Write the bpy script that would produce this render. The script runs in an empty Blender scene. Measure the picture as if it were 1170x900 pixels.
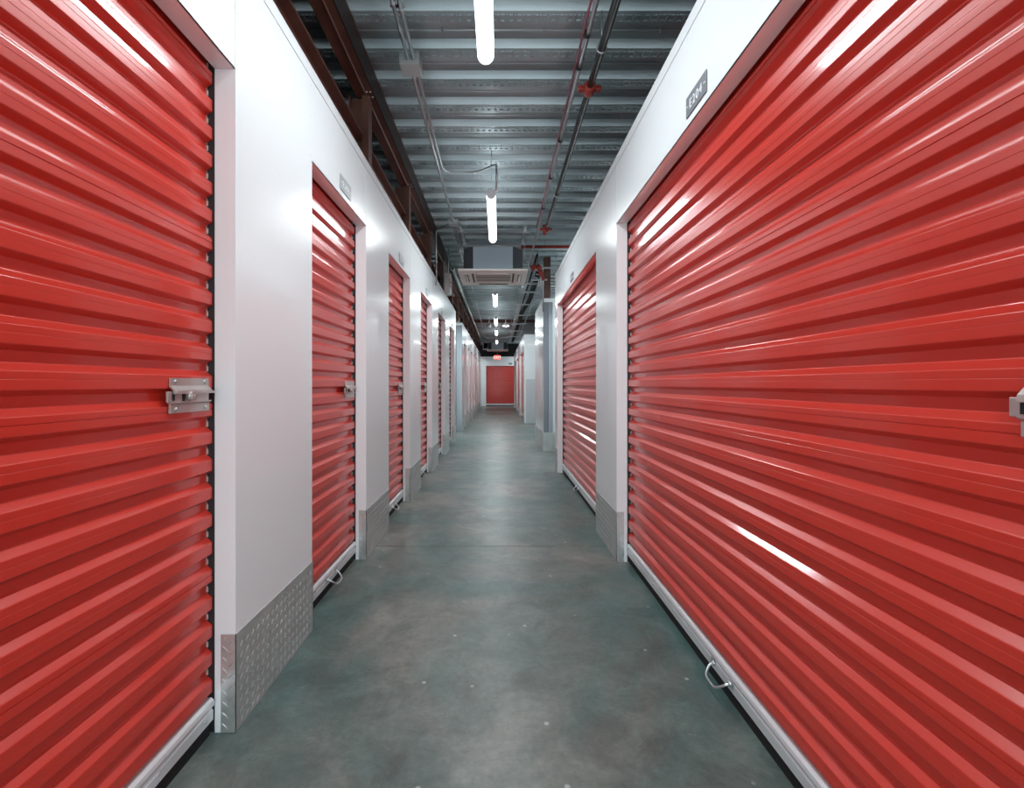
import bpy, math, random
from mathutils import Vector, Matrix
random.seed(4)
S = bpy.context.scene
COL = S.collection
R = math.radians
CZ = 1.12          # eye height
XL, XR = -.846, .745   # the two corridor wall faces
HW = 2.557         # wall height
OPEN = 2.134       # door opening height
DECK = 3.29

# ---------------------------------------------------------------- materials
def mat(name, col, rough=.5, metal=0., coat=0., emit=None, es=0., bump=None, spec=.5, coat_r=.05):
    m = bpy.data.materials.new(name); m.use_nodes = True
    nt = m.node_tree; b = nt.nodes['Principled BSDF']
    b.inputs['Base Color'].default_value = (*col, 1)
    b.inputs['Roughness'].default_value = rough
    b.inputs['Metallic'].default_value = metal
    b.inputs['Coat Weight'].default_value = coat
    b.inputs['Coat Roughness'].default_value = coat_r
    b.inputs['Specular IOR Level'].default_value = spec
    if emit:
        b.inputs['Emission Color'].default_value = (*emit, 1)
        b.inputs['Emission Strength'].default_value = es
    if bump:
        sc, st, dist = bump
        tc = nt.nodes.new('ShaderNodeTexCoord'); n = nt.nodes.new('ShaderNodeTexNoise')
        n.inputs['Scale'].default_value = sc; n.inputs['Detail'].default_value = 2
        bp = nt.nodes.new('ShaderNodeBump'); bp.inputs['Strength'].default_value = st; bp.inputs['Distance'].default_value = dist
        nt.links.new(tc.outputs['Object'], n.inputs['Vector']); nt.links.new(n.outputs['Fac'], bp.inputs['Height'])
        nt.links.new(bp.outputs['Normal'], b.inputs['Normal'])
    return m

def vary(m, c1, c2, scale, lo=.35, hi=.65, detail=4, rough=None, stretch=(1, 1, 1)):
    """noise-driven mix between two colours of the thing itself"""
    nt = m.node_tree; b = nt.nodes['Principled BSDF']
    tc = nt.nodes.new('ShaderNodeTexCoord'); mp = nt.nodes.new('ShaderNodeMapping'); mp.inputs['Scale'].default_value = stretch
    n = nt.nodes.new('ShaderNodeTexNoise'); n.inputs['Scale'].default_value = scale; n.inputs['Detail'].default_value = detail
    r = nt.nodes.new('ShaderNodeValToRGB')
    r.color_ramp.elements[0].position = lo; r.color_ramp.elements[0].color = (*c1, 1)
    r.color_ramp.elements[1].position = hi; r.color_ramp.elements[1].color = (*c2, 1)
    nt.links.new(tc.outputs['Object'], mp.inputs['Vector']); nt.links.new(mp.outputs['Vector'], n.inputs['Vector'])
    nt.links.new(n.outputs['Fac'], r.inputs['Fac']); nt.links.new(r.outputs['Color'], b.inputs['Base Color'])
    if rough:
        mr = nt.nodes.new('ShaderNodeMapRange'); mr.inputs['To Min'].default_value = rough[0]; mr.inputs['To Max'].default_value = rough[1]
        nt.links.new(n.outputs['Fac'], mr.inputs['Value']); nt.links.new(mr.outputs['Result'], b.inputs['Roughness'])
    return m

M = {}
M['white'] = mat('gloss_white_panel', (.84, .88, .90), .25, 0, .4, bump=(1.6, .035, .02), coat_r=.03)
M['jamb'] = mat('white_jamb', (.82, .87, .89), .45, spec=.3)
M['red'] = mat('red_door_paint', (.62, .038, .023), .30, 0, .40, bump=(.9, .02, .02), coat_r=.10)
M['redreflect_letter'] = mat('red_reflection_and_lettering', (.62, .035, .02), .22, 0, .3)  # under the header it imitates the red door's reflection; also exit lettering
M['alu'] = mat('bottom_bar_aluminium', (.78, .80, .82), .3, .45)
M['rubber'] = mat('black_rubber', (.006, .006, .006), .7)
M['track'] = mat('dark_guide', (.02, .02, .022), .5)
M['clip'] = mat('pale_clip', (.55, .52, .50), .5)
M['latch'] = mat('latch_steel', (.50, .44, .42), .38, .6)
M['hole'] = mat('hole_black', (.01, .008, .008), .8)
M['wire'] = mat('zinc_wire', (.55, .57, .58), .3, .8)
M['tread'] = vary(mat('tread_plate', (.42, .43, .43), .3, .6), (.50, .53, .52), (.60, .63, .62), 14, rough=(.26, .42))
M['steel'] = mat('sheet_steel', (.50, .55, .58), .22, .95, bump=(3, .08, .01))
M['darksteel'] = mat('dark_sheet_steel', (.24, .25, .28), .3, .9, bump=(3, .08, .01))
M['galv'] = vary(mat('galvanised_deck', (.4, .46, .48), .36, .65), (.34, .41, .43), (.47, .545, .57), 1.7, rough=(.38, .52), stretch=(.5, 2.5, 2))
M['conduit'] = mat('conduit_zinc', (.50, .53, .55), .32, .85)
M['box'] = mat('junction_box_zinc', (.52, .56, .56), .45, .7)
M['brown'] = vary(mat('brown_primer', (.11, .045, .03), .45), (.085, .032, .022), (.14, .06, .042), 5, rough=(.35, .55))
M['pipe'] = mat('black_sprinkler_pipe', (.012, .012, .013), .25, spec=.35)
M['insul'] = mat('black_insulation', (.016, .017, .018), .85, spec=.2)
M['redfit'] = mat('red_fitting', (.38, .045, .03), .45)
M['pink'] = mat('pink_cable', (.28, .10, .13), .45)
M['whitepipe'] = mat('white_pipe', (.62, .66, .64), .45)
M['acbody'] = mat('ac_body', (.40, .53, .60), .5)
M['acdark'] = mat('ac_side', (.10, .115, .13), .55)
M['acpanel'] = mat('ac_panel', (.80, .78, .74), .45)
M['acslot'] = mat('ac_slot', (.09, .055, .04), .6)
M['plate'] = mat('sign_grey', (.17, .18, .20), .4)
M['plate2'] = mat('sign_pale_grey', (.33, .36, .38), .4)
M['letter'] = mat('sign_white', (.85, .85, .87), .4)
M['lens'] = mat('tube_lens', (.9, .9, .9), .4, emit=(.92, .985, 1.0), es=4.5)
M['cap'] = mat('tube_cap', (.80, .82, .84), .5)
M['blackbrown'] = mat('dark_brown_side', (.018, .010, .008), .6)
M['exitred'] = mat('exit_red', (.75, .05, .04), .4, emit=(1, .12, .09), es=1.0)
M['exitw'] = mat('exit_white_glow', (.9, .8, .78), .4, emit=(1, .75, .72), es=1.0)
M['plastic'] = mat('white_plastic', (.75, .75, .75), .4)
M['grey'] = mat('grey_plastic', (.3, .31, .32), .5)
M['dark'] = mat('dark_wall_paint', (.03, .032, .035), .8)
M['palepanel'] = mat('pale_grey_board', (.60, .62, .65), .45)
M['lamp'] = mat('lamp_lens', (.9, .9, .9), .3, emit=(1, 1, 1), es=2.0)

# concrete
m = mat('sealed_concrete', (.3, .32, .32), .3, 0, .3, spec=.5, coat_r=.36)
nt = m.node_tree; b = nt.nodes['Principled BSDF']
def N(t, **k):
    n = nt.nodes.new(t)
    for a, v in k.items(): n.inputs[a].default_value = v
    return n
L = nt.links.new
tc = N('ShaderNodeTexCoord')
def noise(scale, detail, rough=.55, st=(1, 1, 1), dist=0.):
    mp = N('ShaderNodeMapping'); mp.inputs['Scale'].default_value = st
    L(tc.outputs['Object'], mp.inputs['Vector'])
    n = N('ShaderNodeTexNoise', Scale=scale, Detail=detail, Roughness=rough, Distortion=dist)
    L(mp.outputs['Vector'], n.inputs['Vector']); return n.outputs['Fac']
def ramp(fac, stops):
    r = N('ShaderNodeValToRGB'); e = r.color_ramp.elements
    while len(e) < len(stops): e.new(.5)
    for x, (p, c) in zip(e, stops): x.position = p; x.color = (*c, 1)
    L(fac, r.inputs['Fac']); return r.outputs['Color']
def mixc(f, a, c, mode='MIX'):
    x = nt.nodes.new('ShaderNodeMix'); x.data_type = 'RGBA'; x.blend_type = mode
    if isinstance(f, float): x.inputs['Factor'].default_value = f
    else: L(f, x.inputs['Factor'])
    L(a, x.inputs['A']); L(c, x.inputs['B']); return x.outputs['Result']
big = ramp(noise(.9, 4, .6, dist=.6), [(.40, (.066, .130, .118)), (.52, (.125, .155, .140)), (.62, (.205, .203, .182))])
med = ramp(noise(5, 6, .65, dist=.8), [(.32, (.30, .30, .30)), (.68, (.68, .68, .68))])
c = mixc(.8, big, med, 'OVERLAY')
fine = ramp(noise(38, 5, .75), [(.3, (.36, .36, .36)), (.7, (.64, .64, .64))])
c = mixc(.75, c, fine, 'OVERLAY')
dark = ramp(noise(2.3, 6, .7, dist=1.5), [(.56, (0, 0, 0)), (.70, (.65, .65, .65))])
dk = N('ShaderNodeRGB'); dk.outputs[0].default_value = (.048, .060, .054, 1)
c = mixc(dark, c, dk.outputs[0])
vo = N('ShaderNodeTexVoronoi', Scale=7.0, Randomness=1.0); L(tc.outputs['Object'], vo.inputs['Vector'])
spot = ramp(vo.outputs['Distance'], [(.035, (.8, .8, .8)), (.075, (0, 0, 0))])
wh = N('ShaderNodeRGB'); wh.outputs[0].default_value = (.50, .52, .50, 1)
c = mixc(spot, c, wh.outputs[0])
scr = ramp(noise(26, 5, .75, (1, 2.4, 1), 2.2), [(.64, (0, 0, 0)), (.70, (.40, .40, .40))])
c = mixc(scr, c, wh.outputs[0])
L(c, b.inputs['Base Color'])
mr = N('ShaderNodeMapRange'); mr.inputs['To Min'].default_value = .34; mr.inputs['To Max'].default_value = .52
L(noise(4, 5, .6), mr.inputs['Value']); L(mr.outputs['Result'], b.inputs['Roughness'])
bp = N('ShaderNodeBump', Strength=.10, Distance=.01); L(noise(22, 5, .6), bp.inputs['Height']); L(bp.outputs['Normal'], b.inputs['Normal'])
M['floor'] = m

# ---------------------------------------------------------------- mesh builder
class MB:
    def __init__(s): s.v = []; s.f = []; s.sm = []; s.cut = []
    def add(s, vs, fs, smooth=False):
        o = len(s.v); s.cut.append((o, len(s.f))); s.v += [tuple(v) for v in vs]
        s.f += [tuple(i + o for i in f) for f in fs]; s.sm += [smooth] * len(fs); return s
    def box(s, x0, x1, y0, y1, z0, z1, bev=0.):
        if bev <= 0:
            vs = [(x, y, z) for z in (z0, z1) for x, y in ((x0, y0), (x1, y0), (x1, y1), (x0, y1))]
            return s.add(vs, [(0, 3, 2, 1), (4, 5, 6, 7), (0, 1, 5, 4), (1, 2, 6, 5), (2, 3, 7, 6), (3, 0, 4, 7)])
        e = bev
        ring = lambda q, z: [(x0 + q, y0, z), (x1 - q, y0, z), (x1, y0 + q, z), (x1, y1 - q, z), (x1 - q, y1, z), (x0 + q, y1, z), (x0, y1 - q, z), (x0, y0 + q, z)]
        ins = lambda z: [(x0 + e, y0 + e, z)] * 0 + [(max(x0 + e, min(x1 - e, a)), max(y0 + e, min(y1 - e, c)), z) for a, c, _ in ring(e, z)]
        rs = [ins(z0), ring(e, z0 + e), ring(e, z1 - e), ins(z1)]
        vs = [p for r_ in rs for p in r_]; fs = [tuple(range(7, -1, -1)), tuple(range(24, 32))]
        for k in range(3):
            for i in range(8):
                j = (i + 1) % 8; fs.append((k * 8 + i, k * 8 + j, k * 8 + 8 + j, k * 8 + 8 + i))
        return s.add(vs, fs)
    def prism(s, prof, a, b_, axis='x', smooth=False, closed=True):
        """profile (u, v) swept along an axis; x: (u,v)=(y,z); y: (u,v)=(x,z); z: (u,v)=(x,y)"""
        P = {'x': lambda t, u, v: (t, u, v), 'y': lambda t, u, v: (u, t, v), 'z': lambda t, u, v: (u, v, t)}[axis]
        n = len(prof); vs = [P(a, *p) for p in prof] + [P(b_, *p) for p in prof]
        s.add(vs, [(i, (i + 1) % n, n + (i + 1) % n, n + i) for i in range(n if closed else n - 1)], smooth)
        if closed:
            o = len(s.v) - 2 * n
            s.f += [tuple(o + i for i in range(n - 1, -1, -1)), tuple(o + n + i for i in range(n))]; s.sm += [False, False]
        return s
    def tube(s, pts, r, n=10, caps=True):
        pts = [Vector(p) for p in pts]; rings = []; up = None
        for i, p in enumerate(pts):
            d = (pts[min(i + 1, len(pts) - 1)] - pts[max(i - 1, 0)]).normalized()
            if up is None: up = Vector((0, 0, 1)) if abs(d.z) < .9 else Vector((1, 0, 0))
            a = d.cross(up).normalized(); c_ = a.cross(d).normalized(); up = c_
            rr = r[i] if isinstance(r, (list, tuple)) else r
            rings.append([p + a * math.cos(t) * rr + c_ * math.sin(t) * rr for t in [2 * math.pi * k / n for k in range(n)]])
        vs = [v for q in rings for v in q]; fs = []
        for k in range(len(pts) - 1):
            for i in range(n):
                j = (i + 1) % n; fs.append((k * n + i, k * n + j, (k + 1) * n + j, (k + 1) * n + i))
        s.add(vs, fs, True)
        if caps:
            o = len(s.v) - len(vs)
            s.f += [tuple(o + i for i in range(n - 1, -1, -1)), tuple(o + (len(pts) - 1) * n + i for i in range(n))]; s.sm += [False, False]
        return s
    def each(s, name, m_, parent, n=1):
        """every n shapes become one object of their own"""
        cuts = s.cut[::n] + [(len(s.v), len(s.f))]; out = []
        for (v0, f0), (v1, f1) in zip(cuts, cuts[1:]):
            q = MB(); q.v = s.v[v0:v1]; q.f = [tuple(i - v0 for i in f_) for f_ in s.f[f0:f1]]; q.sm = s.sm[f0:f1]
            out.append(q.build(name, m_, parent))
        return out
    def build(s, name, m_, parent=None, loc=None, rz=0.):
        me = bpy.data.meshes.new(name); me.from_pydata(s.v, [], s.f); me.update()
        me.polygons.foreach_set('use_smooth', s.sm); me.materials.append(m_)
        bm_fix(me)
        o = bpy.data.objects.new(name, me); COL.objects.link(o)
        if parent: o.parent = parent
        if loc is not None: o.location = loc
        o.rotation_euler.z = rz
        return o
import bmesh
def bm_fix(me):
    bm = bmesh.new(); bm.from_mesh(me); bmesh.ops.recalc_face_normals(bm, faces=bm.faces); bm.to_mesh(me); bm.free()

def arc(pts, rad, n=5):
    """round the inner corners of a 3-D polyline"""
    P = [Vector(p) for p in pts]; out = [P[0]]
    for i in range(1, len(P) - 1):
        a = (P[i - 1] - P[i]); c_ = (P[i + 1] - P[i]); r_ = min(rad, a.length * .49, c_.length * .49)
        p0 = P[i] + a.normalized() * r_; p2 = P[i] + c_.normalized() * r_
        for k in range(n + 1):
            t = k / n; out.append(p0 * (1 - t) ** 2 + P[i] * 2 * t * (1 - t) + p2 * t * t)
    out.append(P[-1]); return out

def thing(name, label, cat, loc=(0, 0, 0), rz=0., group=None):
    o = bpy.data.objects.new(name, None); COL.objects.link(o); o.location = loc; o.rotation_euler.z = rz
    o.empty_display_size = .1
    return tag(o, label, cat, group)
def tag(o, label, cat, group=None, kind='thing'):
    o['label'] = label; o['category'] = cat; o['kind'] = kind
    if group: o['group'] = group
    return o
def struct(o): o['kind'] = 'structure'; return o
def kids(o): return [c for c in COL.objects if c.parent == o]
def dup(o, parent=None):
    ch = kids(o); c_ = o.copy(); COL.objects.link(c_); c_.parent = parent
    for k in ch: dup(k, c_)
    return c_
def place(root, loc, rz, label):
    root.location = loc; root.rotation_euler.z = rz; root['label'] = label; return root

def text_mesh(txt, h, depth=.0012):
    cu = bpy.data.curves.new('lettering', 'FONT'); cu.body = txt; cu.size = h / .73; cu.extrude = depth / 2; cu.space_character = 1.22
    cu.align_x = 'CENTER'; cu.resolution_u = 4
    o = bpy.data.objects.new('lettering', cu); COL.objects.link(o)
    dg = bpy.context.evaluated_depsgraph_get(); me = bpy.data.meshes.new_from_object(o.evaluated_get(dg))
    bpy.data.objects.remove(o); bpy.data.curves.remove(cu)
    me.transform(Matrix.Translation((0, 0, 0)) @ Matrix.Rotation(R(90), 4, 'X'))   # now reads in x-z, faces -y
    return me

# ---------------------------------------------------------------- floor, ceiling
f = MB(); js = [-4.6, 3.30, 8.80, 14.3, 19.8, 26.0]
for a, c_ in zip(js, js[1:]): f.box(-3.6, 3.6, a + .0035, c_ - .0035, -.1, 0)
f.box(-3.6, 3.6, -4.6, 26, -.14, -.1)
struct(f.build('floor', M['floor']))

P = .309; Y0 = 2.776
prof = [(0, 0), (.095, 0), (.101, .022), (.148, .022), (.154, .048), (.205, .048), (.210, .042), (.222, .042), (.227, .048), (.286, .048), (.305, .0)]
pts = []
k0 = -24
for k in range(k0, 75):
    pts += [(Y0 + k * P + u, DECK + v) for u, v in prof]
d = MB(); d.prism(pts, -3.6, 3.6, 'x', closed=False)
# pressed dimples along the low flanges
for k in range(-1, 22):
    y = Y0 + k * P + .0475
    n = int(3.6 / .05) if k < 12 else int(3.0 / .05)
    for i in range(n):
        x = -1.25 + i * .05
        d.box(x - .005, x + .005, y - .028, y + .028, DECK - .009, DECK + .002)
        for s_ in (-1, 1):
            d.box(x + .013, x + .037, y + s_ * .022 - .005, y + s_ * .022 + .005, DECK - .008, DECK + .002)
# hanging tabs punched from the deck
for k in range(0, 24, 3):
    for x in (-.35, .28, 1.0):
        d.box(x, x + .004, Y0 + k * P + .175, Y0 + k * P + .19, DECK + .005, DECK + .045)
cl = d.build('ceiling', M['galv']); struct(cl)
struct(MB().box(-3.6, 3.6, 25.6, 25.7, 0, DECK + .06).build('wall_outer_far', M['dark']))
struct(MB().box(-3.6, 3.6, -4.6, 26, DECK + .06, DECK + .12).build('ceiling', M['dark']))

# outer shell behind everything
struct(MB().box(-3.7, -3.6, -4.6, 26, 0, DECK + .06).build('wall_outer_left', M['dark']))
struct(MB().box(3.6, 3.7, -4.6, 26, 0, DECK + .06).build('wall_outer_right', M['dark']))
# unseen lobby and bay opening behind the camera, added to let in fill light
wb = MB(); wb.box(-3.6, -3.1, -4.7, -4.6, 0, DECK); wb.box(3.1, 3.6, -4.7, -4.6, 0, DECK); wb.box(-3.1, 3.1, -4.7, -4.6, 3.0, DECK)
struct(wb.build('wall_back', M['white']))

# ---------------------------------------------------------------- corridor walls
CAP = 2.502
def wall_side(name, side, y0, y1, opens, front=False, back=False, depth=.10):
    """corridor wall with door openings; side -1 left, +1 right; opens = [(near, far)]"""
    X = XL if side < 0 else XR
    w = MB()
    bx = lambda d0, d1, a, c_, z0, z1: w.box(min(X + side * d0, X + side * d1), max(X + side * d0, X + side * d1), a, c_, z0, z1)
    edges = [y0] + [e for o in opens for e in o] + [y1]
    g = .0012
    for i in range(0, len(edges), 2):
        a, c_ = edges[i], edges[i + 1]
        if c_ - a > .01: bx(0, depth, a, c_, 0, CAP - g)
    for a, c_ in opens:
        bx(.0012, .066, a + g, c_ - g, OPEN, CAP - g)
        bx(.0012, .004, a + g, c_ - g, OPEN, OPEN + .004)
        for yy in (a - .012, c_ + .012):       # panel screws either side of the header
            for zz in (OPEN + .02, OPEN + .19, CAP - .03):
                w.tube([(X - side * .0015, yy, zz), (X + side * .002, yy, zz)], .0035, 8)
    bx(-.002, depth, y0, y1, CAP + g, HW)        # cap strip
    bx(.01, depth, y0, y1, CAP - g, CAP + g)
    if front: w.box(min(X + side * depth, side * 3.6), max(X + side * depth, side * 3.6), y0, y0 + .1, 0, HW)
    if back: w.box(min(X + side * depth, side * 3.6), max(X + side * depth, side * 3.6), y1 - .1, y1, 0, HW)
    return struct(w.build(name, M['white']))

LW = .885
left_open = [(1.535 + 1.515 * k - LW, 1.535 + 1.515 * k) for k in range(6)]
left_far = [(11.72 + 1.515 * k, 11.72 + 1.515 * k + LW) for k in range(7)]
right_open = [(.527, 3.007), (3.640, 6.030)]
right_far = [(14.3, 16.72), (17.35, 19.77), (20.40, 22.5)]
wall_side('wall_left', -1, -.5, 9.46, left_open, front=True, back=True)
wall_side('wall_left', -1, 11.1, 22.95, left_far, front=True, back=True)
wall_side('wall_right', 1, -.5, 6.26, right_open, front=True, back=True)
wall_side('wall_right', 1, 7.97, 9.67, [], front=True, back=True)
wall_side('wall_right', 1, 13.7, 22.95, right_far, front=True, back=True)
DE = 24.7
ex0, ex1 = -.64, .84
w = MB()
w.box(-3.6, ex0, DE, DE + .1, 0, HW); w.box(ex1, 3.6, DE, DE + .1, 0, HW); w.box(ex0, ex1, DE + .001, DE + .066, 2.08, HW)
struct(w.build('wall_far', M['white']))

# ---------------------------------------------------------------- kick plates of tread plate
TH = .317
def lozenge(mb, c_, u, v, n, L_=.017, W_=.0045, H_=.0024):
    c_, u, v, n = map(Vector, (c_, u, v, n))
    mb.add([c_ + u * L_, c_ + v * W_, c_ - u * L_, c_ - v * W_, c_ + n * H_ + u * L_ * .5, c_ + n * H_ + v * W_ * .3, c_ + n * H_ - u * L_ * .5, c_ + n * H_ - v * W_ * .3],
           [(0, 1, 5, 4), (1, 2, 6, 5), (2, 3, 7, 6), (3, 0, 4, 7), (4, 5, 6, 7)])
def tread_face(mb, o, du, W_, n, z0=0.004, H_=TH - .004, lz=(.0115, .0024, .0014)):
    """lozenges on a face: o origin, du unit vector along it, n outward normal"""
    o, du, n = map(Vector, (o, du, n)); z = Vector((0, 0, 1)); s_ = .0178
    a = (du + z).normalized(); c_ = (z - du).normalized()
    rows = int(H_ / s_); cols = int(W_ / s_)
    off = (W_ - cols * s_) / 2 + s_ / 2
    for i in range(cols):
        for j in range(1, rows):
            if (i + j) % 2: continue
            u, v = (a, c_) if i % 2 else (c_, a)
            e = 8e-3
            p = o + du * (off + i * s_) + z * (z0 + j * s_)
            if off + i * s_ < e or off + i * s_ > W_ - e: continue
            lozenge(mb, p, u, v, n, *lz)
def kick_plate(side, y0, y1, label, group, near=True, far=True, ret=.046):
    """plate folded round a pillar between two door openings"""
    L_ = y1 - y0
    t = .003
    o = MB()
    # local frame: x along +Y of the room from the pillar's centre, y away from the corridor
    h = L_ / 2
    o.box(-h - t, h + t, -t, -.0003, .002, TH)
    if near: o.box(-h - t, -h - .0003, -t, ret, .002, TH)
    if far: o.box(h + .0003, h + t, -t, ret, .002, TH)
    tread_face(o, (-h, -t, 0), (1, 0, 0), L_, (0, -1, 0))
    if near: tread_face(o, (-h - t, 0, 0), (0, 1, 0), ret, (-1, 0, 0), lz=(.015, .0032, .0024))
    if far: tread_face(o, (h + t, 0, 0), (0, 1, 0), ret, (1, 0, 0), lz=(.015, .0032, .0024))
    for s_ in (-1, 1):
        for zz in (.014, TH - .014):
            if (near if s_ < 0 else far):
                o.tube([(s_ * (h + t - .001), .034, zz), (s_ * (h + t + .0018), .034, zz)], .0035, 8)
    if side < 0: loc = (XL, (y0 + y1) / 2, 0); rz = R(90)
    else: loc = (XR, (y0 + y1) / 2, 0); rz = R(-90)
    ob = o.build('kick_plate', M['tread'], loc=loc, rz=rz)
    return tag(ob, label, 'kick plate', group)
GK = 'tread plate kick plates on the left wall'
ordn = ['first', 'second', 'third', 'fourth', 'fifth', 'sixth', 'seventh', 'eighth']
for k in range(5):
    kick_plate(-1, left_open[k][1], left_open[k + 1][0], f'diamond tread kick plate on the left wall between its {ordn[k]} and {ordn[k+1]} red doors', GK)
kick_plate(-1, left_open[5][1], 9.455, 'diamond tread kick plate on the left wall past its sixth door, before the side corridor', GK, far=False)
GK2 = 'tread plate kick plates on the right wall'
kick_plate(1, right_open[0][1], right_open[1][0], 'diamond tread kick plate on the right wall between the two big red doors', GK2)
kick_plate(1, right_open[1][1], 6.255, 'narrow tread kick plate on the right wall just past the second big door', GK2, near=True, far=False)
GK3 = 'tread plate kick plates on the far left wall'
kick_plate(-1, 11.105, left_far[0][0], 'small grey kick plate at the corner just past the left side corridor', GK3, near=False)
for k in range(6):
    kick_plate(-1, left_far[k][1], left_far[k + 1][0], f'small grey kick plate beyond the left side corridor, between its {ordn[k]} and {ordn[k+1]} far doors', GK3)
kick_plate(-1, left_far[6][1], 22.945, 'last small kick plate on the left, nearest the end wall', GK3, far=False)
GK4 = 'tread plate kick plates on the far right wall'
kick_plate(1, 13.705, 14.3, 'kick plate on the far right wall beside the white corner with the grey board', GK4, near=False)
kick_plate(1, 16.72, 17.35, 'kick plate on the far right wall between the first and second narrow-looking doors', GK4)
kick_plate(1, 19.77, 20.40, 'kick plate on the far right wall between the second and third narrow-looking doors', GK4)
kick_plate(1, 22.5, 22.945, 'last kick plate on the far right wall, nearest the end wall', GK4, far=False)
# plates of the middle right block: side and the end that faces the camera
o = MB(); t = .003
o.box(XR - t, XR - .0003, 7.967, 9.66, .002, TH); o.box(XR - t, .96, 7.967, 7.9697, .002, TH)
tread_face(o, (XR - t, 7.97, 0), (0, 1, 0), 1.69, (-1, 0, 0)); tread_face(o, (XR, 7.967, 0), (1, 0, 0), .2, (0, -1, 0))
tag(o.build('kick_plate', M['tread']), 'wide tread kick plate wrapped round the foot of the steel-clad corner on the right', 'kick plate', GK2)

# steel corner guards standing on block ends at the side corridors
def guard(x0, x1, x2, y, label, m1, m2):
    g = thing('corner_guard', label, 'corner guard', ((x0 + x2) / 2, y, 0), 0, 'steel corner guards at the side corridors')
    cx = (x0 + x2) / 2
    MB().box(x0 - cx, x1 - cx, -.009, -.0006, TH + .002, CAP - .01, .002).build('cover_sheet', m1, g)
    MB().box(x1 + .002 - cx, x2 - cx, -.013, -.0006, TH + .002, CAP - .01, .002).build('cover_sheet', m2, g)
    return g
guard(.752, .835, .905, 7.966, 'tall two-tone sheet steel guard on the right corner under the brown column', M['darksteel'], M['steel'])
g2 = thing('corner_guard', 'tall bluish steel guard on the corner past the left side corridor', 'corner guard', (-.92, 11.099, 0), 0, 'steel corner guards at the side corridors')
MB().box(-.06, .072, -.012, -.0006, .003, CAP - .01, .003).build('cover_sheet', M['steel'], g2)
MB().box(-.14, -.064, -.008, -.0006, .003, CAP - .01, .002).build('cover_sheet', M['darksteel'], g2)
tag(MB().box(.79, 1.3, 13.692, 13.6996, .02, 1.27, .003).build('wall_board', M['palepanel']), 'pale grey protective board on the white wall end at the far right', 'panel')

# ---------------------------------------------------------------- roll-up doors
RP = .0885
def curtain_profile(z0, z1, yr=.072, dp=.019):
    """(y, z) points of the ribbed curtain; ridge outward at yr, valley at yr+dp"""
    # one rib from its bottom: valley, slope out, ridge (with a pressed crease), slope in
    key = [(0, dp), (.012, dp), (.023, 0), (.0600, 0), (.0765, dp), (RP, dp)]
    pts = []; z = z0; k = 0
    def rnd(a, b_, c_, q=.0020):
        a, b_, c_ = map(Vector, (a, b_, c_))
        p0 = b_ + (a - b_).normalized() * q; p2 = b_ + (c_ - b_).normalized() * q
        return [p0 * (1 - t) ** 2 + b_ * 2 * t * (1 - t) + p2 * t * t for t in (0, .33, .67, 1)]
    while z < z1:
        q = [Vector((kz, kd)) for kz, kd in key]
        row = []
        for i in range(1, 5): row += rnd(q[i - 1], q[i], q[i + 1])
        if k % 6 == 4:     # sheet seam: a fine lap in the ridge
            row = row[:8] + [Vector((.043, 0)), Vector((.0435, .0022)), Vector((.0455, .0022)), Vector((.046, 0))] + row[8:]
        else:              # soft pressed line
            row = row[:8] + [Vector((.0435, 0)), Vector((.0443, .0006)), Vector((.0451, 0))] + row[8:]
        pts += [(yr + p.y, z + p.x) for p in row]
        z += RP; k += 1
    return pts
def make_latch(parent, x1):
    """slide latch on the ridge plane; x1 = its right end"""
    x0 = x1 - .205; yf = .070; zc = 1.088
    t = MB()
    # upper hood: flat strip with a lip sloping out over the bar
    pr = [(yf, zc + .050), (yf - .003, zc + .050), (yf - .004, zc + .028), (yf - .015, zc + .016), (yf - .017, zc + .006), (yf - .013, zc + .006), (yf - .011, zc + .014), (yf, zc + .026)]
    t.prism(pr, x0 + .018, x1 - .012, 'x')
    pr2 = [(yf - .011, zc + .014), (yf - .017, zc + .012), (yf - .017, zc + .005), (yf - .011, zc + .005)]
    t.prism(pr2, x0 + .030, x1 - .002, 'x')
    lb = t.build('latch', M['latch'], parent)
    t = MB(); t.box(x0 + .014, x1 - .010, yf - .006, yf, zc - .050, zc - .024, .0015)
    t.prism([(yf - .006, zc - .024), (yf - .012, zc - .020), (yf - .012, zc - .017), (yf, zc - .017), (yf, zc - .024)], x0 + .014, x1 - .010, 'x')
    t.build('keeper_strip', M['latch'], lb)
    t = MB()
    t.box(x0, x1 - .018, yf - .009, yf - .003, zc - .019, zc + .012, .0015)
    t.tube([(x0 + .088, yf - .024, zc - .002), (x0 + .088, yf - .009, zc - .002)], .0135, 14)
    t.box(x0 + .076, x0 + .100, yf - .026, yf - .009, zc - .014, zc + .004, .004)
    t.build('slide_bar', M['latch'], lb)
    t = MB(); t.box(x0 + .018, x0 + .027, yf - .0105, yf - .0085, zc - .014, zc + .004)
    t.tube([(x0 + .112, yf - .0105, zc - .004), (x0 + .112, yf - .0085, zc - .004)], .012, 14)
    t.box(x0 + .06, x0 + .071, yf - .0105, yf - .0085, zc - .016, zc + .008)
    t.each('lock_hole', M['hole'], lb)
    t = MB()
    for xx in (x0 + .038, x1 - .032):
        for zz, yy in ((zc + .040, yf - .003), (zc - .038, yf - .006)):
            t.tube([(xx, yy + .001, zz), (xx, yy - .003, zz), (xx, yy - .0045, zz)], [.0062, .0055, .002], 10)
    t.each('rivet', M['wire'], lb)

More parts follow.
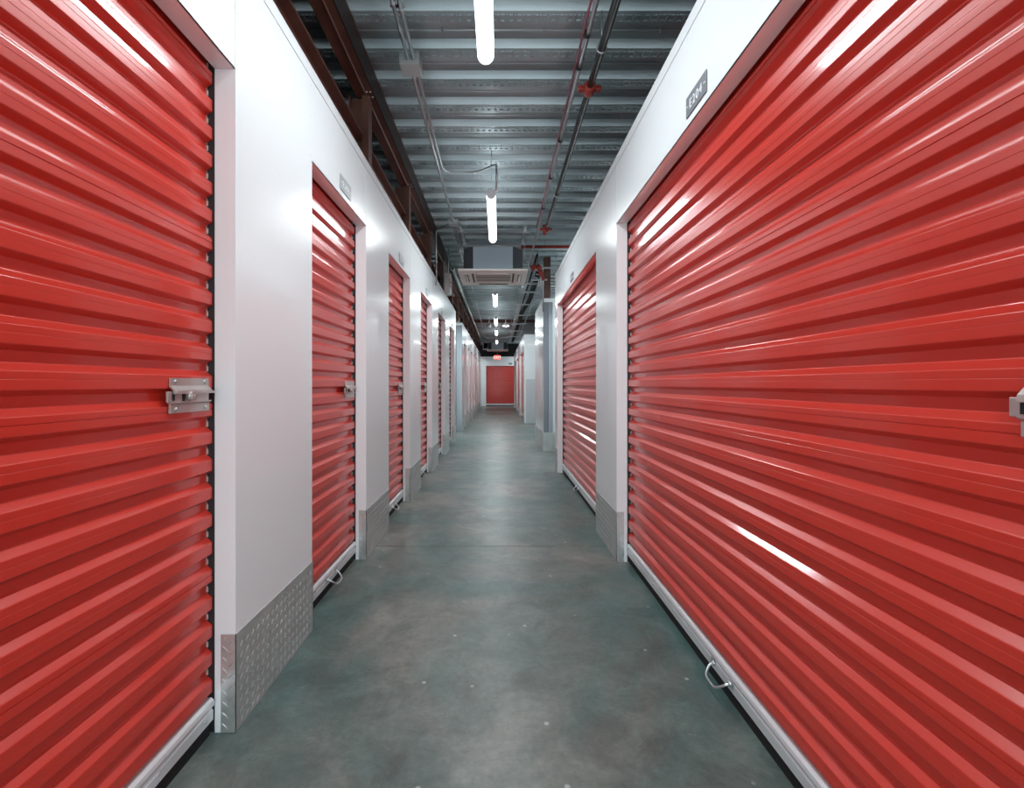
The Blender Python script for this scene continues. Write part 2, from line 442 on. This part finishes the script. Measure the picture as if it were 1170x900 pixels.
def make_door(w_, label, group, latch=True, handle=0., top=OPEN, red_reflection=False, sticker=None):
    r_ = thing('roll_up_door', label, 'door', (0, 0, 0), 0, group)
    h = w_ / 2; e = .0048
    c_ = MB(); c_.prism(curtain_profile(.112, top + .05), -h + e, h - e, 'x', smooth=False, closed=False)
    for i in range(len(c_.sm)): c_.sm[i] = False
    c_.build('curtain', M['red'], r_)
    # comb of rib ends running in the guide at each edge
    for s_ in (-1, 1):
        pf = [(.096, .12)]; z = .112 + .0585 + .004
        zs = []
        while z < top: zs.append(z); z += RP
        for z in zs: pf += [(.090, z + .014), (.086, z + .014), (.086, z + .030), (.090, z + .030)]
        pf += [(.096, top)]
        k = MB(); k.prism(pf, s_ * (h - .0034) - .001, s_ * (h - .0034) + .001, 'x')
        k.build('wear_strip', M['clip'], r_)
    for s_ in (-1, 1):
        g = MB()
        a = sorted((s_ * (h - .0004), s_ * (h - .0022)))
        g.box(a[0], a[1], .0668, .11, .002, top + .04)
        a = sorted((s_ * (h - .0004), s_ * (h - .011)))
        g.box(a[0], a[1], .094, .098, .002, top + .04)
        g.build('guide_track', M['track'], r_)
    bb = MB()
    bb.prism([(.092, .120), (.072, .120), (.064, .113), (.060, .104), (.062, .096), (.070, .089), (.070, .084), (.066, .081), (.066, .050), (.070, .046), (.092, .046)], -h + .010, h - .010, 'x')
    bar = bb.build('bottom_bar', M['alu'], r_)
    rv = MB()
    for xx in (-h + .05, h - .05, -h + .5 if w_ > 1 else 0, h - .5 if w_ > 1 else 0):
        rv.tube([(xx, .0665, .068), (xx, .0635, .068)], .005, 10)
    rv.each('rivet', M['wire'], bar)
    if handle is not None:
        hd = MB()
        hd.tube(arc([(-.062, .066, .078), (-.062, .046, .070), (-.040, .020, .044), (.040, .020, .044), (.062, .046, .070), (.062, .066, .078)], .02, 4), .0045, 8)
        for s_ in (-1, 1):
            hd.tube([(s_ * .062, .067, .078), (s_ * .062, .056, .074)], [.011, .009], 10)
            hd.box(s_ * .075 - .012, s_ * .075 + .012, .0625, .0665, .066, .088, .001)
        hd.v = [(a + handle, b_, c2) for a, b_, c2 in hd.v]
        hd.build('pull_handle', M['wire'], bar)
    if sticker is not None:
        MB().box(sticker - .05, sticker + .05, .0645, .0662, .053, .077).build('sticker', M['palepanel'], bar)
    MB().box(-h + .012, h - .012, .076, .088, .001, .047).build('rubber_seal', M['rubber'], r_)
    if latch: make_latch(r_, h - .022)
    if red_reflection:
        MB().box(-h + .002, h - .002, .0008, .068, top - .010, top - .0015).build('header_reflection', M['redreflect_letter'], r_)  # red door's reflection in the white soffit, put into colour as a thin slab
    return r_
GL = 'narrow red roll-up doors along the left wall'
lab = ['closest red roll-up door on the left wall, large in view, with a steel slide latch',
       'second red roll-up door on the left wall, between the first two kick plates',
       'third red roll-up door along the left wall, narrower in view than the second',
       'fourth red roll-up door along the left wall',
       'fifth red roll-up door along the left wall',
       'sixth red roll-up door on the left, last one before the side corridor']
proto = make_door(LW, lab[0], GL)
for k in range(6):
    dr = proto if k == 0 else dup(proto)
    a, c_ = left_open[k]
    place(dr, (XL, (a + c_) / 2, 0), R(90), lab[k])
MB().box(.10, .19, .0642, .0662, .053, .078).build('sticker', M['palepanel'], [c_ for c_ in kids(proto) if c_.name.startswith('bottom_bar')][0])
for k in range(7):
    dr = dup(proto); a, c_ = left_far[k]
    for ch in kids(dr):
        if ch.name.startswith('bottom_bar'):
            for s_ in kids(ch):
                if s_.name.startswith('sticker'): bpy.data.objects.remove(s_)
    place(dr, (XL, (a + c_) / 2, 0), R(90), f'far red door on the left, {ordn[k]} one past the bluish corner guard')
    dr['group'] = 'far red doors on the left beyond the side corridor'
GR = 'wide red roll-up doors on the right wall'
a, c_ = right_open[0]
big = make_door(c_ - a, 'largest red roll-up door filling the right side, under the sign reading E204', GR, sticker=.62, handle=.04)
place(big, (XR, (a + c_) / 2, 0), R(-90), big['label'])
a, c_ = right_open[1]
d2 = make_door(c_ - a, 'second wide red door on the right wall, under its own painted red reflection', GR, red_reflection=True, latch=False)
place(d2, (XR, (a + c_) / 2, 0), R(-90), d2['label'])
GF = 'red doors on the far right wall'
fr = None
for k, (a, c_) in enumerate(right_far):
    if k != 1: fr = make_door(c_ - a, '', GF, latch=False)
    else: fr = dup(fr)
    place(fr, (XR, (a + c_) / 2, 0), R(-90), f'thin-looking red door on the far right wall, {ordn[k]} past the pale grey board')
ed = make_door(ex1 - ex0, 'red roll-up door in the end wall, facing the camera at the corridor end', 'end wall door', latch=False, top=2.08)
place(ed, ((ex0 + ex1) / 2, DE, 0), 0, ed['label'])

# ---------------------------------------------------------------- unit number signs
def sign(txt, y, side, label, m_, zc=2.207, w_=.184, h_=.080):
    r_ = thing('unit_sign', label, 'sign', (XL + .0004 if side < 0 else XR - .0004, y, zc), R(90) if side < 0 else R(-90), 'unit number signs')
    MB().box(-w_ / 2, w_ / 2, -.003, -.0002, -h_ / 2, h_ / 2, .001).build('plate', m_, r_)
    if txt:
        me = text_mesh(txt, .036); me.materials.append(M['letter'])
        o = bpy.data.objects.new('lettering', me); COL.objects.link(o); o.parent = r_; o.location = (0, -.0036, -.018)
    for s_ in (-1, 1):
        MB().box(s_ * .079 - .006, s_ * .079 + .006, -.0042, -.003, -.002, .002).build('tape_mark', M['letter'], r_)
    return r_
sign('E204', 1.795, 1, 'grey sign reading E204 above the largest right door', M['plate'])
sign('E206', (right_open[1][0] + right_open[1][1]) / 2, 1, 'small grey unit sign above the second wide door on the right', M['plate'])
for k, n_ in zip(range(1, 6), ('E203', 'E205', 'E207', 'E209', 'E211')):
    sign(n_, (left_open[k][0] + left_open[k][1]) / 2 + .03, -1, f'pale grey unit sign above the {ordn[k]} red door on the left wall', M['plate2'])
for k in range(7):
    o = MB().box(-.092, .092, -.003, -.0002, -.04, .04, .001).build('unit_sign', M['plate2'], loc=(XL, (left_far[k][0] + left_far[k][1]) / 2, 2.207), rz=R(90))
    tag(o, f'tiny grey unit sign over the {ordn[k]} far left door past the side corridor', 'sign', 'unit number signs')
o = MB().box(-.09, .09, -.004, -.0002, -.04, .04, .001).build('unit_sign', M['plate'], loc=(.62, DE, 2.19))
tag(o, 'dark unit sign above the right end of the end wall door', 'sign', 'unit number signs')

# ---------------------------------------------------------------- strip lights
def make_light():
    r_ = thing('strip_light', '', 'light', (0, 0, 0), 0, 'tube strip lights along the ceiling')
    LT = 1.36; rr = .042
    pts = []; rad = []
    for k in range(6):
        a = k / 5 * math.pi / 2; pts.append((0, rr * (1 - math.sin(a)) * 0 + rr - rr * math.cos(math.pi / 2 - a) if False else rr * (1 - math.sin(a)), 0)); rad.append(max(.004, rr * math.sin(math.pi / 2 * k / 5)))
    pts = [(0, .012 + rr * .6 * (1 - math.cos(math.pi / 2 * k / 5)), 0) for k in range(6)]
    q = [(0, LT - p[1] + .0, 0) for p in reversed(pts)]
    t = MB(); t.tube(pts + q, rad + rad[::-1], 20)
    t.build('lens', M['lens'], r_)
    ld = bpy.data.lights.new('lamp', 'AREA'); ld.shape = 'RECTANGLE'; ld.size = .085; ld.size_y = 1.30; ld.energy = 13; ld.color = (.885, .975, 1)
    lo = bpy.data.objects.new('lamp', ld); COL.objects.link(lo); lo.parent = r_; lo.location = (0, LT / 2, -rr - .004)   # shines straight down out of the lens
    t = MB(); t.tube([(0, -.022, .004), (0, -.02, .004), (0, .014, .004)], [.036, .041, .041], 18)
    t.tube([(0, LT - .014, .012), (0, LT + .02, .012)], [.028, .026], 18); t.each('end_cap', M['cap'], r_)
    t = MB()
    for yy in (.12, LT - .12):
        t.box(-.03, .03, yy - .012, yy + .012, .044, .056)
        t.tube([(0, yy, .05), (0, yy, DECK - 2.83 - .002)], .0022, 6)
    t.each('hanger_wire', M['conduit'], r_, 2)
    return r_
LZ = CZ + 1.71; LX = -.066
pl = make_light()
ys = [(1.16, 'large glowing tube light at the top edge of the picture'), (4.30, 'second tube light, hanging just before the air conditioner'),
      (8.98, 'glowing tube light right behind the first air conditioner'), (12.3, 'fourth tube light along the corridor, between camera dome and air conditioner'),
      (15.0, 'fifth tube light, small, just past the dark cross beam'), (18.4, 'most distant tube light, just before the far air conditioner'),
      (-2.2, 'tube light behind the camera')]
for k, (y, lb) in enumerate(ys):
    o = pl if k == 0 else dup(pl)
    place(o, (LX, y, LZ), 0, lb)
for x, y, rz, lb in ((2.6, -2.3, 90, 'unseen lobby tube light added as fill behind the camera, right, nearer row'), (-1.3, -2.3, 90, 'unseen lobby tube light added as fill behind the camera, left, nearer row'), (2.6, -3.7, 90, 'unseen lobby tube light added as fill behind the camera, right, back row'), (-1.3, -3.7, 90, 'unseen lobby tube light added as fill behind the camera, left, back row'), (2.6, 7.1, 90, 'unseen tube light added as fill in the right side corridor'), (2.6, 11.7, 90, 'unseen tube light added as fill in the second right side corridor'), (-1.3, 10.3, 90, 'unseen tube light added as fill in the left side corridor'), (2.4, 23.8, 90, 'unseen tube light added as fill before the end wall, right'), (-1.2, 23.8, 90, 'unseen tube light added as fill before the end wall, left')):
    o = dup(pl); place(o, (x, y, LZ), R(rz), lb)  # unseen tubes, added as fill light in the lobby and side corridors

# ---------------------------------------------------------------- brown steel over the left wall
tr = thing('steel_truss', 'long brown steel truss running above the left wall', 'truss', (-.95, 0, HW))
def brown(name, mb): 
    mb.v = [(x + .95, y, z - HW) for x, y, z in mb.v]; return mb.build(name, M['brown'], tr)
ZA = CZ + 2.0
brown('top_beam', MB().prism([(-.990, ZA + .012), (-.990, ZA), (-.920, ZA), (-.914, ZA - .010), (-.908, ZA), (-.866, ZA), (-.866, ZA + .010), (-.872, ZA + .014), (-.872, DECK - .02), (-.858, DECK - .016), (-.858, DECK - .004), (-.985, DECK - .004), (-.985, DECK - .02), (-.93, DECK - .02), (-.93, ZA + .012)], -4.5, 24.6, 'y'))
ZB = CZ + 1.72
brown('lower_channel', MB().prism([(-.93, ZB), (-.93, ZB - .012), (-.985, ZB - .016), (-.985, HW + .016), (-.94, HW + .012), (-.94, HW + .002), (-1.04, HW + .002), (-1.04, ZB)], -4.5, 24.6, 'y'))
pd = MB()
post = None
for k in range(16):
    y = 3.34 + 1.5 * k - 3.0
    if y > 24: break
    if post is None:
        pd.box(.008, .052, -.045, .045, .002, ZA - HW - .002)
        pd.box(-.075, .008, .0, .012, .002, ZA - HW - .002)
        pd.box(-.085, -.075, -.04, .04, .002, ZA - HW - .002)
        post = pd.build('post', M['brown'], tr); post.location = (0, y, 0)
    else:
        o = post.copy(); COL.objects.link(o); o.parent = tr; o.location = (0, y, 0)
bt = MB()
for k in range(9):
    y = 3.29 + 1.5 * k
    for dx in (-.012, .012):
        for dy in (-.03, .03):
            bt.tube([(-.888 + dx + .95, y + dy, ZA - HW), (-.888 + dx + .95, y + dy, ZA - HW - .006)], .006, 6)
bt.each('bolt', M['clip'], tr)
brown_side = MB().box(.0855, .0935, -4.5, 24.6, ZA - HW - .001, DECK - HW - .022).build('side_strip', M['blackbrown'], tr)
# ledge blocks under the deck along the beam
cb = MB()
cb.prism([(15.93, ZA + .062), (16.07, ZA + .062), (16.07, ZA + .074), (16.006, ZA + .074), (16.006, DECK - .002), (15.994, DECK - .002), (15.994, ZA + .074), (15.93, ZA + .074)], -.85, 3.5, 'x')
tag(cb.build('cross_beam', M['brown']), 'dark brown steel beam crossing the ceiling far down the corridor', 'beam')['kind'] = 'thing'
cm = MB(); x0, x1 = .775, .885; yy = 8.16
cm.box(x0, x1, yy - .05, yy - .04, 0, DECK); cm.box(x0, x1, yy + .04, yy + .05, 0, DECK); cm.box(.824, .836, yy - .04, yy + .04, 0, DECK)
tag(cm.build('steel_column', M['brown']), 'brown steel column rising above the steel-clad corner on the right', 'column')['kind'] = 'thing'

# white pipe alongside the truss
t = MB(); t.tube([(-.80, 8.3, CZ + 2.02), (-.80, 24.4, CZ + 2.02)], .026, 12)
for y in [8.3 + 1.9 * k for k in range(9)]: t.tube([(-.80, y, CZ + 2.02), (-.80, y + .09, CZ + 2.02)], .034, 12)
for y in [9 + 2.4 * k for k in range(6)]: t.tube([(-.80, y, CZ + 2.05), (-.80, y, DECK)], .004, 6)
tag(t.build('white_pipe', M['whitepipe']), 'long white pipe following the brown truss from the air conditioner onward', 'pipe')

# ---------------------------------------------------------------- conduits on the left of the ceiling
ZC = CZ + 2.05
def straps(t, x, z, ys_, r_):
    for y in ys_: t.box(x - r_ - .012, x + r_ + .012, y - .01, y + .01, z + r_ - .004, z + r_ + .003)
cd = thing('conduit_run', 'pair of steel conduits under the ceiling left of the tube lights', 'conduit', (-.55, 3, ZC))
def cpart(name, mb, m_=M['conduit'], root=cd):
    l = root.location; mb.v = [(a - l[0], b_ - l[1], c_ - l[2]) for a, b_, c_ in mb.v]; return mb.build(name, m_, root)
t = MB(); t.tube([(-.568, -4.4, ZC), (-.568, 3.0, ZC)], .0115, 12); straps(t, -.568, ZC, (0, 1.4, 2.6), .0115)
for y in (2.55, 2.75): t.tube([(-.568, y, ZC), (-.568, y + .03, ZC)], .015, 12)
for y in (.5, 2.3): t.tube([(-.55, y, ZC), (-.55, y, DECK)], .004, 6)
cpart('pipe', t)
t = MB(); t.tube([(-.533, -4.4, ZC), (-.533, 3.0, ZC)], .0115, 12); straps(t, -.533, ZC, (0, 1.4, 2.6), .0115); t.tube([(-.533, 2.6, ZC), (-.533, 2.63, ZC)], .015, 12); cpart('pipe', t)
t = MB(); t.tube([(-.568, 3.13, ZC), (-.568, 6.0, ZC)], .0115, 12)
for y in (3.16, 4.55, 5.9): t.tube([(-.568, y, ZC), (-.568, y + .03, ZC)], .015, 12)
for y in (3.8, 5.2): t.tube([(-.568, y, ZC), (-.568, y, DECK)], .003, 6)
cpart('pipe', t)
t = MB(); t.tube(arc([(-.533, 3.13, ZC), (-.533, 4.62, ZC), (-.20, 4.62, ZC), (-.03, 4.40, ZC - .02), (-.015, 4.25, ZC - .10), (-.02, 4.30, LZ + .03)], .14, 6), .0095, 10)
t.tube([(-.533, 3.16, ZC), (-.533, 3.19, ZC)], .015, 12); t.tube([(-.25, 4.62, ZC), (-.22, 4.62, ZC)], .013, 10); cpart('branch', t)
t = MB(); t.box(-.625, -.498, 3.0, 3.13, ZC - .035, ZC + .035, .002); cpart('junction_box', t, M['box'])
t = MB(); t.box(-.63, -.51, 6.0, 6.12, ZC - .03, ZC + .03, .002); cpart('junction_box', t, M['box'])
t = MB()
for x in (-.590, -.545): t.tube([(x, 6.12, ZC), (x, 8.9, ZC)], .0115, 10); straps(t, x, ZC, (7, 8.2), .0115)
for y in (7.0, 8.2): t.tube([(-.568, y, ZC), (-.568, y, DECK)], .003, 6)
cpart('pipe', t)
t = MB(); t.tube([(-.56, 9, ZC), (-.56, 22, ZC)], .009, 8)
for y in (9, 12, 15, 18, 21): t.tube([(-.56, y, ZC), (-.56, y, DECK)], .003, 6)
cpart('pipe', t)
t = MB(); t.tube(arc([(-.632, 6.06, ZC + .0), (-.70, 6.2, ZC), (-.825, 6.33, ZC), (-.825, 6.33, ZC - .12), (-.825, 6.33, 2.45)], .06, 6), .0095, 10)
t.tube([(-.825, 6.33, 2.47), (-.825, 6.33, 2.43)], .014, 10)
t.box(-.8465, -.838, 6.31, 6.35, 2.46, 2.475)
tag(t.build('drop_conduit', M['conduit']), 'thin steel conduit dropping to the top of the left wall', 'conduit')

# ---------------------------------------------------------------- pipes on the right of the ceiling
pr_ = thing('sprinkler_pipe', 'black sprinkler pipe with red couplings right of the tube lights', 'pipe', (.60, 3, CZ + 1.95))
Z2 = CZ + 1.95
t = MB(); t.tube([(.60, -4.4, Z2), (.60, 6.1, Z2)], .0225, 16); cpart('pipe', t, M['pipe'], pr_)
for yc in (3.15, 6.0):
    t = MB(); t.tube([(.60, yc - .045, Z2), (.60, yc - .035, Z2), (.60, yc + .035, Z2), (.60, yc + .045, Z2)], [.030, .039, .039, .030], 16)
    for s_ in (-1, 1):
        t.box(.60 + s_ * .053 - .022, .60 + s_ * .053 + .022, yc - .02, yc + .02, Z2 - .012, Z2 + .014, .003)
        t.tube([(.60 + s_ * .058, yc - .038, Z2), (.60 + s_ * .058, yc + .038, Z2)], .006, 6)
    cpart('coupling', t, M['redfit'], pr_)
t = MB()
for y in (.4, 2.77, 4.9):
    n = 16
    t.tube([(.60 + .030 * math.cos(a), y, Z2 + .004 + .032 * math.sin(a)) for a in [2 * math.pi * k / n for k in range(n + 1)]], .004, 6)
    t.tube([(.60, y, Z2 + .035), (.60, y, DECK)], .005, 8)
cpart('hanger', t, M['wire'], pr_)
t = MB(); t.tube(arc([(.60, 6.05, Z2), (.60, 6.20, Z2), (.60, 6.20, Z2 + .12)], .05, 4), .026, 12); cpart('elbow', t, M['redfit'], pr_)

cg = thing('ceiling_conduit', 'galvanised conduit with black ties beside the black sprinkler pipe', 'conduit', (.51, 3, CZ + 2.0))
t = MB(); t.tube([(.512, -4.4, CZ + 2.0), (.512, 8.2, CZ + 2.0)], .0135, 12)
for y in (1.2, 3.9, 6.4): t.tube([(.512, y, CZ + 2.0), (.512, y, DECK)], .004, 6)
cpart('pipe', t, M['conduit'], cg)
t = MB(); t.tube([(.486, -4.4, CZ + 2.003)] + [(.486 + .002 * math.sin(k * 1.7), -4.4 + .5 * k, CZ + 2.003 + .002 * math.sin(k * 2.3)) for k in range(1, 22)], .0075, 8); cpart('cable', t, M['pink'], cg)
t = MB()
for y in (1.6, 2.25, 2.72, 3.0, 3.9, 4.6, 5.4): t.tube([(.505, y, CZ + 2.0), (.505, y + .012, CZ + 2.0)], .0225, 12)
cpart('tie', t, M['track'], cg)

# cross branch pipe and the crowded services beyond
t = MB(); t.tube([(.34, 7.15, CZ + 2.06), (3.4, 7.15, CZ + 2.06)], .022, 12); t.tube([(.34, 7.15, CZ + 2.06), (.37, 7.15, CZ + 2.06)], .032, 12)
for x in (.7, 2.2): t.tube([(x, 7.15, CZ + 2.06), (x, 7.15, DECK)], .004, 6)
tag(t.build('branch_pipe', M['redfit']), 'rusty red pipe crossing over the right wall behind the couplings', 'pipe')
svc = thing('pipe_bundle', 'bundle of parallel pipes on the trapeze hangers, far right of the ceiling', 'pipes', (.6, 12, CZ + 1.97))
ZS = CZ + 1.97
for x, r_, y0, y1, m_ in ((.50, .013, 8.3, 22, M['conduit']), (.545, .010, 7.2, 22, M['conduit']), (.585, .015, 7.2, 22, M['pipe']), (.47, .008, 9, 20, M['conduit']), (.83, .012, 8.4, 20, M['conduit'])):
    t = MB(); t.tube([(x, y0, ZS - .029 + r_), (x, y1, ZS - .029 + r_)], r_, 8); cpart('pipe', t, m_, svc)
t = MB(); t.tube(arc([(.72, 8.3, ZS + .024), (.72, 9.9, ZS + .024), (.745, 11.3, ZS + .024), (.665, 12.8, ZS + .024), (.665, 22, ZS + .024)], .8, 6), .052, 12)
tag(t.build('insulated_duct', M['insul']), 'thick black insulated pipe winding along the right ceiling', 'pipe')
hang = None
for k, (y, xa, xb) in enumerate(((7.9, .36, .98), (9.1, .42, .90), (9.95, .42, .86), (11.5, .40, .88), (13.3, .40, .90), (15.2, .40, .90), (17.2, .38, .90), (19.2, .35, .90))):
    L_ = xb - xa
    r_ = thing('trapeze_hanger', f'steel strut hanger carrying the right ceiling pipes, {ordn[k]} from the camera', 'hanger', ((xa + xb) / 2, y, ZS - .05), 0, 'strut hangers under the right ceiling pipes')
    MB().prism([(-.02, -.012), (.02, -.012), (.02, .02), (.012, .02), (.012, -.004), (-.012, -.004), (-.012, .02), (-.02, .02)], -L_ / 2, L_ / 2, 'x').build('strut', M['conduit'], r_)
    for s_ in (-1, 1):
        MB().tube([(s_ * (L_ / 2 - .02), 0, -.03), (s_ * (L_ / 2 - .02), 0, DECK - ZS + .05)], .005, 6).build('rod', M['conduit'], r_)
# valve cluster over the steel clad corner
vc = thing('valve_cluster', 'tangle of red valves and pipes beside the brown column', 'valves', (.66, 8.0, CZ + 1.85))
t = MB()
t.tube(arc([(.52, 7.75, CZ + 1.90), (.60, 7.75, CZ + 1.93), (.70, 7.78, CZ + 1.84), (.74, 7.80, CZ + 1.70)], .06, 4), .026, 10)
t.tube([(.62, 7.75, CZ + 1.86), (.68, 7.75, CZ + 1.92)], .045, 10); t.tube([(.64, 7.75, CZ + 1.9), (.64, 7.75, DECK)], .005, 6)
t.tube([(.69, 7.74, CZ + 1.80), (.69, 7.76, CZ + 1.80)], .04, 12); t.tube([(.56, 7.72, CZ + 1.88), (.56, 7.78, CZ + 1.88)], .036, 12)
cpart('valve', t, M['redfit'], vc)
for x, zt, zb, y in ((.70, 1.80, 1.40, 7.86), (.735, 1.85, 1.20, 7.86), (.665, 1.75, 1.50, 7.86)):
    t = MB(); t.tube(arc([(x - .08, y - .06, CZ + zt), (x, y, CZ + zt), (x, y, CZ + zb)], .05, 4), .014, 10); cpart('pipe', t, M['conduit'], vc)
t = MB(); t.box(.55, .80, 7.80, 7.84, CZ + 1.70, CZ + 1.725); cpart('bracket', t, M['conduit'], vc)

# ---------------------------------------------------------------- ceiling cassette air conditioners
def make_ac(label, y):
    r_ = thing('air_conditioner', label, 'air conditioner', (-.075, y, CZ + 1.53), 0, 'ceiling cassette air conditioners')
    h = .475
    t = MB()   # face panel as a frame with an inset grille
    t.box(-h, h, -h, -.30, 0, .030, .006); t.box(-h, h, .30, h, 0, .030, .006)
    t.box(-h, -.30, -.30, .30, 0, .030); t.box(.30, h, -.30, .30, 0, .030)
    t.box(-.27, .27, -.27, -.245, -.001, .02); t.box(-.27, .27, .245, .27, -.001, .02); t.box(-.27, -.25, -.27, .27, -.001, .02); t.box(.25, .27, -.27, .27, -.001, .02)
    t.build('face_panel', M['acpanel'], r_)
    t = MB()
    for k in range(6):
        yy = -.20 + k * .080
        t.box(-.25, .25, yy - .012, yy + .012, .003, .0055)
    t.build('grille', M['acpanel'], r_)
    MB().box(-.30, .30, -.30, .30, .007, .02).build('grille_cavity', M['acslot'], r_)
    for rz in (0, 90, 180, 270):
        f_ = MB().box(-.22, .22, -.40, -.35, -.0015, .002).build('air_slot', M['acslot'], r_)
        v = MB().prism([(-.395, -.001), (-.362, -.020), (-.358, -.018), (-.39, .002)], -.215, .215, 'x').build('louvre', M['acpanel'], r_)
        f_.rotation_euler.z = R(rz); v.rotation_euler.z = R(rz)
    c_ = .14; q = .41
    ring = [(-q + c_, -q), (q - c_, -q), (q, -q + c_), (q, q - c_), (q - c_, q), (-q + c_, q), (-q, q - c_), (-q, -q + c_)]
    MB().prism(ring, .030, .345, 'z').build('body', M['acdark'], r_)
    MB().box(-.27, .27, -q - .004, -q - .0005, .034, .34, .001).build('cover_plate', M['acbody'], r_)
    t = MB()
    for sx in (-1, 1):
        for sy in (-1, 1):
            t.tube([(sx * .44, sy * .30, .12), (sx * .44, sy * .30, DECK - CZ - 1.53)], .005, 6)
            t.box(sx * .44 - .03, sx * .44 + .03, sy * .30 - .02, sy * .30 + .02, .115, .125)
    t.each('hanger_rod', M['conduit'], r_, 2)
    t = MB()
    for sy in (-1, 1): t.box(-.50, .50, sy * .30 - .02, sy * .30 + .02, .56, .60)
    for sx in (-1, 1): t.box(sx * .44 - .02, sx * .44 + .02, -.5, .5, .60, .62)
    t.build('support_frame', M['conduit'], r_)
    return r_
ac = make_ac('ceiling cassette air conditioner with blue-grey body, behind the second tube light', 6.9)
ac2 = dup(ac); place(ac2, (-.04, 21.6, CZ + 1.52), 0, 'smaller-looking air conditioner at the far end, above the red exit sign')
t = MB(); t.tube(arc([(.345, 6.7, CZ + 1.72), (.45, 6.7, CZ + 1.74), (.45, 7.1, CZ + 1.85), (.45, 7.6, CZ + 1.90)], .08, 4), .009, 10)
tag(t.build('refrigerant_pipe', M['conduit']), 'steel-grey pipes leaving the right side of the air conditioner', 'pipe')
# open duct end beside the far unit
dct = MB(); x0, x1, z0, z1, y = -.72, -.42, CZ + 1.62, CZ + 1.94, 22.0
dct.box(x0, x1, y, y + .5, z0, z0 + .03); dct.box(x0, x1, y, y + .5, z1 - .03, z1); dct.box(x0, x0 + .03, y, y + .5, z0 + .03, z1 - .03); dct.box(x1 - .03, x1, y, y + .5, z0 + .03, z1 - .03)
rt = thing('square_duct', 'square duct opening, black inside a white rim, left of the far air conditioner', 'duct', ((x0 + x1) / 2, y, z0))
cpart('rim', dct, M['plastic'], rt)
t = MB(); t.box(x0 + .03, x1 - .03, y + .05, y + .06, z0 + .03, z1 - .03); cpart('inside', t, M['hole'], rt)
t = MB(); t.tube([(-.57, y + .2, z1), (-.57, y + .2, DECK)], .006, 6); cpart('hanger_rod', t, M['conduit'], rt)

# ---------------------------------------------------------------- exit signs, camera, emergency light
ex = thing('exit_sign', 'red EXIT sign hanging at the far end above the end door', 'exit sign', (-.055, 23.0, CZ + 1.30))
MB().box(-.15, .15, 0, .03, -.09, .10, .004).build('housing', M['exitred'], ex)
me = text_mesh('EXIT', .115, .002); me.materials.append(M['exitw'])
o = bpy.data.objects.new('lettering', me); COL.objects.link(o); o.parent = ex; o.location = (0, -.0015, -.055)
MB().tube([(0, .015, .10), (0, .015, DECK - CZ - 1.30)], .006, 6).build('stem', M['conduit'], ex)
ex2 = thing('exit_sign', 'white boxed exit sign with red face, hung edge-on over the left wall top', 'exit sign', (-.80, 7.65, CZ + 1.60), 0)
MB().box(-.045, .035, -.15, .15, -.15, .15, .004).build('housing', M['acpanel'], ex2)
MB().box(.035, .039, -.13, .13, -.12, .12).build('face', M['plastic'], ex2)
me = text_mesh('EXIT', .13, .002); me.materials.append(M['redreflect_letter'])
o = bpy.data.objects.new('lettering', me); COL.objects.link(o); o.parent = ex2; o.location = (.040, 0, -.065); o.rotation_euler.z = R(90)
MB().box(-.05, .045, -.06, .06, .1505, .165).build('bracket', M['conduit'], ex2)
MB().tube([(0, 0, .165), (0, 0, DECK - CZ - 1.60)], .008, 8).build('stem', M['conduit'], ex2)
cam_ = thing('security_camera', 'grey dome camera hanging left of the tube lights before the cross beam', 'camera', (-.30, 15.4, CZ + 1.90))
t = MB(); n = 10
t.tube([(0, 0, .03), (0, 0, 0), (0, 0, -.03), (0, 0, -.06), (0, 0, -.075)], [.075, .08, .07, .045, .01], 16); t.build('dome', M['grey'], cam_)
MB().tube([(0, 0, .03), (0, 0, DECK - CZ - 1.90)], .012, 8).build('stem', M['plastic'], cam_)
em = thing('emergency_light', 'bright white twin-head light right of the tube lights at the cross beam', 'emergency light', (.235, 15.4, CZ + 1.90))
MB().box(-.05, .05, -.03, .03, -.03, .06, .01).build('housing', M['plastic'], em)
for s_ in (-1, 1):
    t = MB(); t.tube([(s_ * .075, .02, -.01), (s_ * .075, -.03, -.015), (s_ * .075, -.045, -.017)], [.015, .028, .026], 14); t.build('lamp_head', M['lamp'], em)
    t.v = []
MB().tube([(0, -.02, -.03), (0, -.02, -.06)], [.025, .02], 12).build('lamp_head', M['lamp'], em)
MB().tube([(0, 0, .06), (0, 0, DECK - CZ - 1.90)], .010, 8).build('stem', M['plastic'], em)

# ---------------------------------------------------------------- world, camera, view
wd = bpy.data.worlds.new('world'); S.world = wd; wd.use_nodes = True
wd.node_tree.nodes['Background'].inputs['Color'].default_value = (.87, .96, 1, 1)
wd.node_tree.nodes['Background'].inputs['Strength'].default_value = 2.3
cd_ = bpy.data.cameras.new('camera'); co = bpy.data.objects.new('camera', cd_); COL.objects.link(co)
cd_.sensor_fit = 'HORIZONTAL'; cd_.sensor_width = 36; cd_.lens = 36 * 545 / 1170
cd_.shift_x = 15.5 / 1170; cd_.shift_y = -11 / 1170
cd_.clip_start = .02; cd_.clip_end = 100
co.location = (0, 0, CZ); co.rotation_euler = (R(90), 0, 0)
S.camera = co
S.view_settings.view_transform = 'Standard'; S.view_settings.look = 'None'; S.view_settings.exposure = .84; S.view_settings.gamma = 1
S.view_settings.use_curve_mapping = False
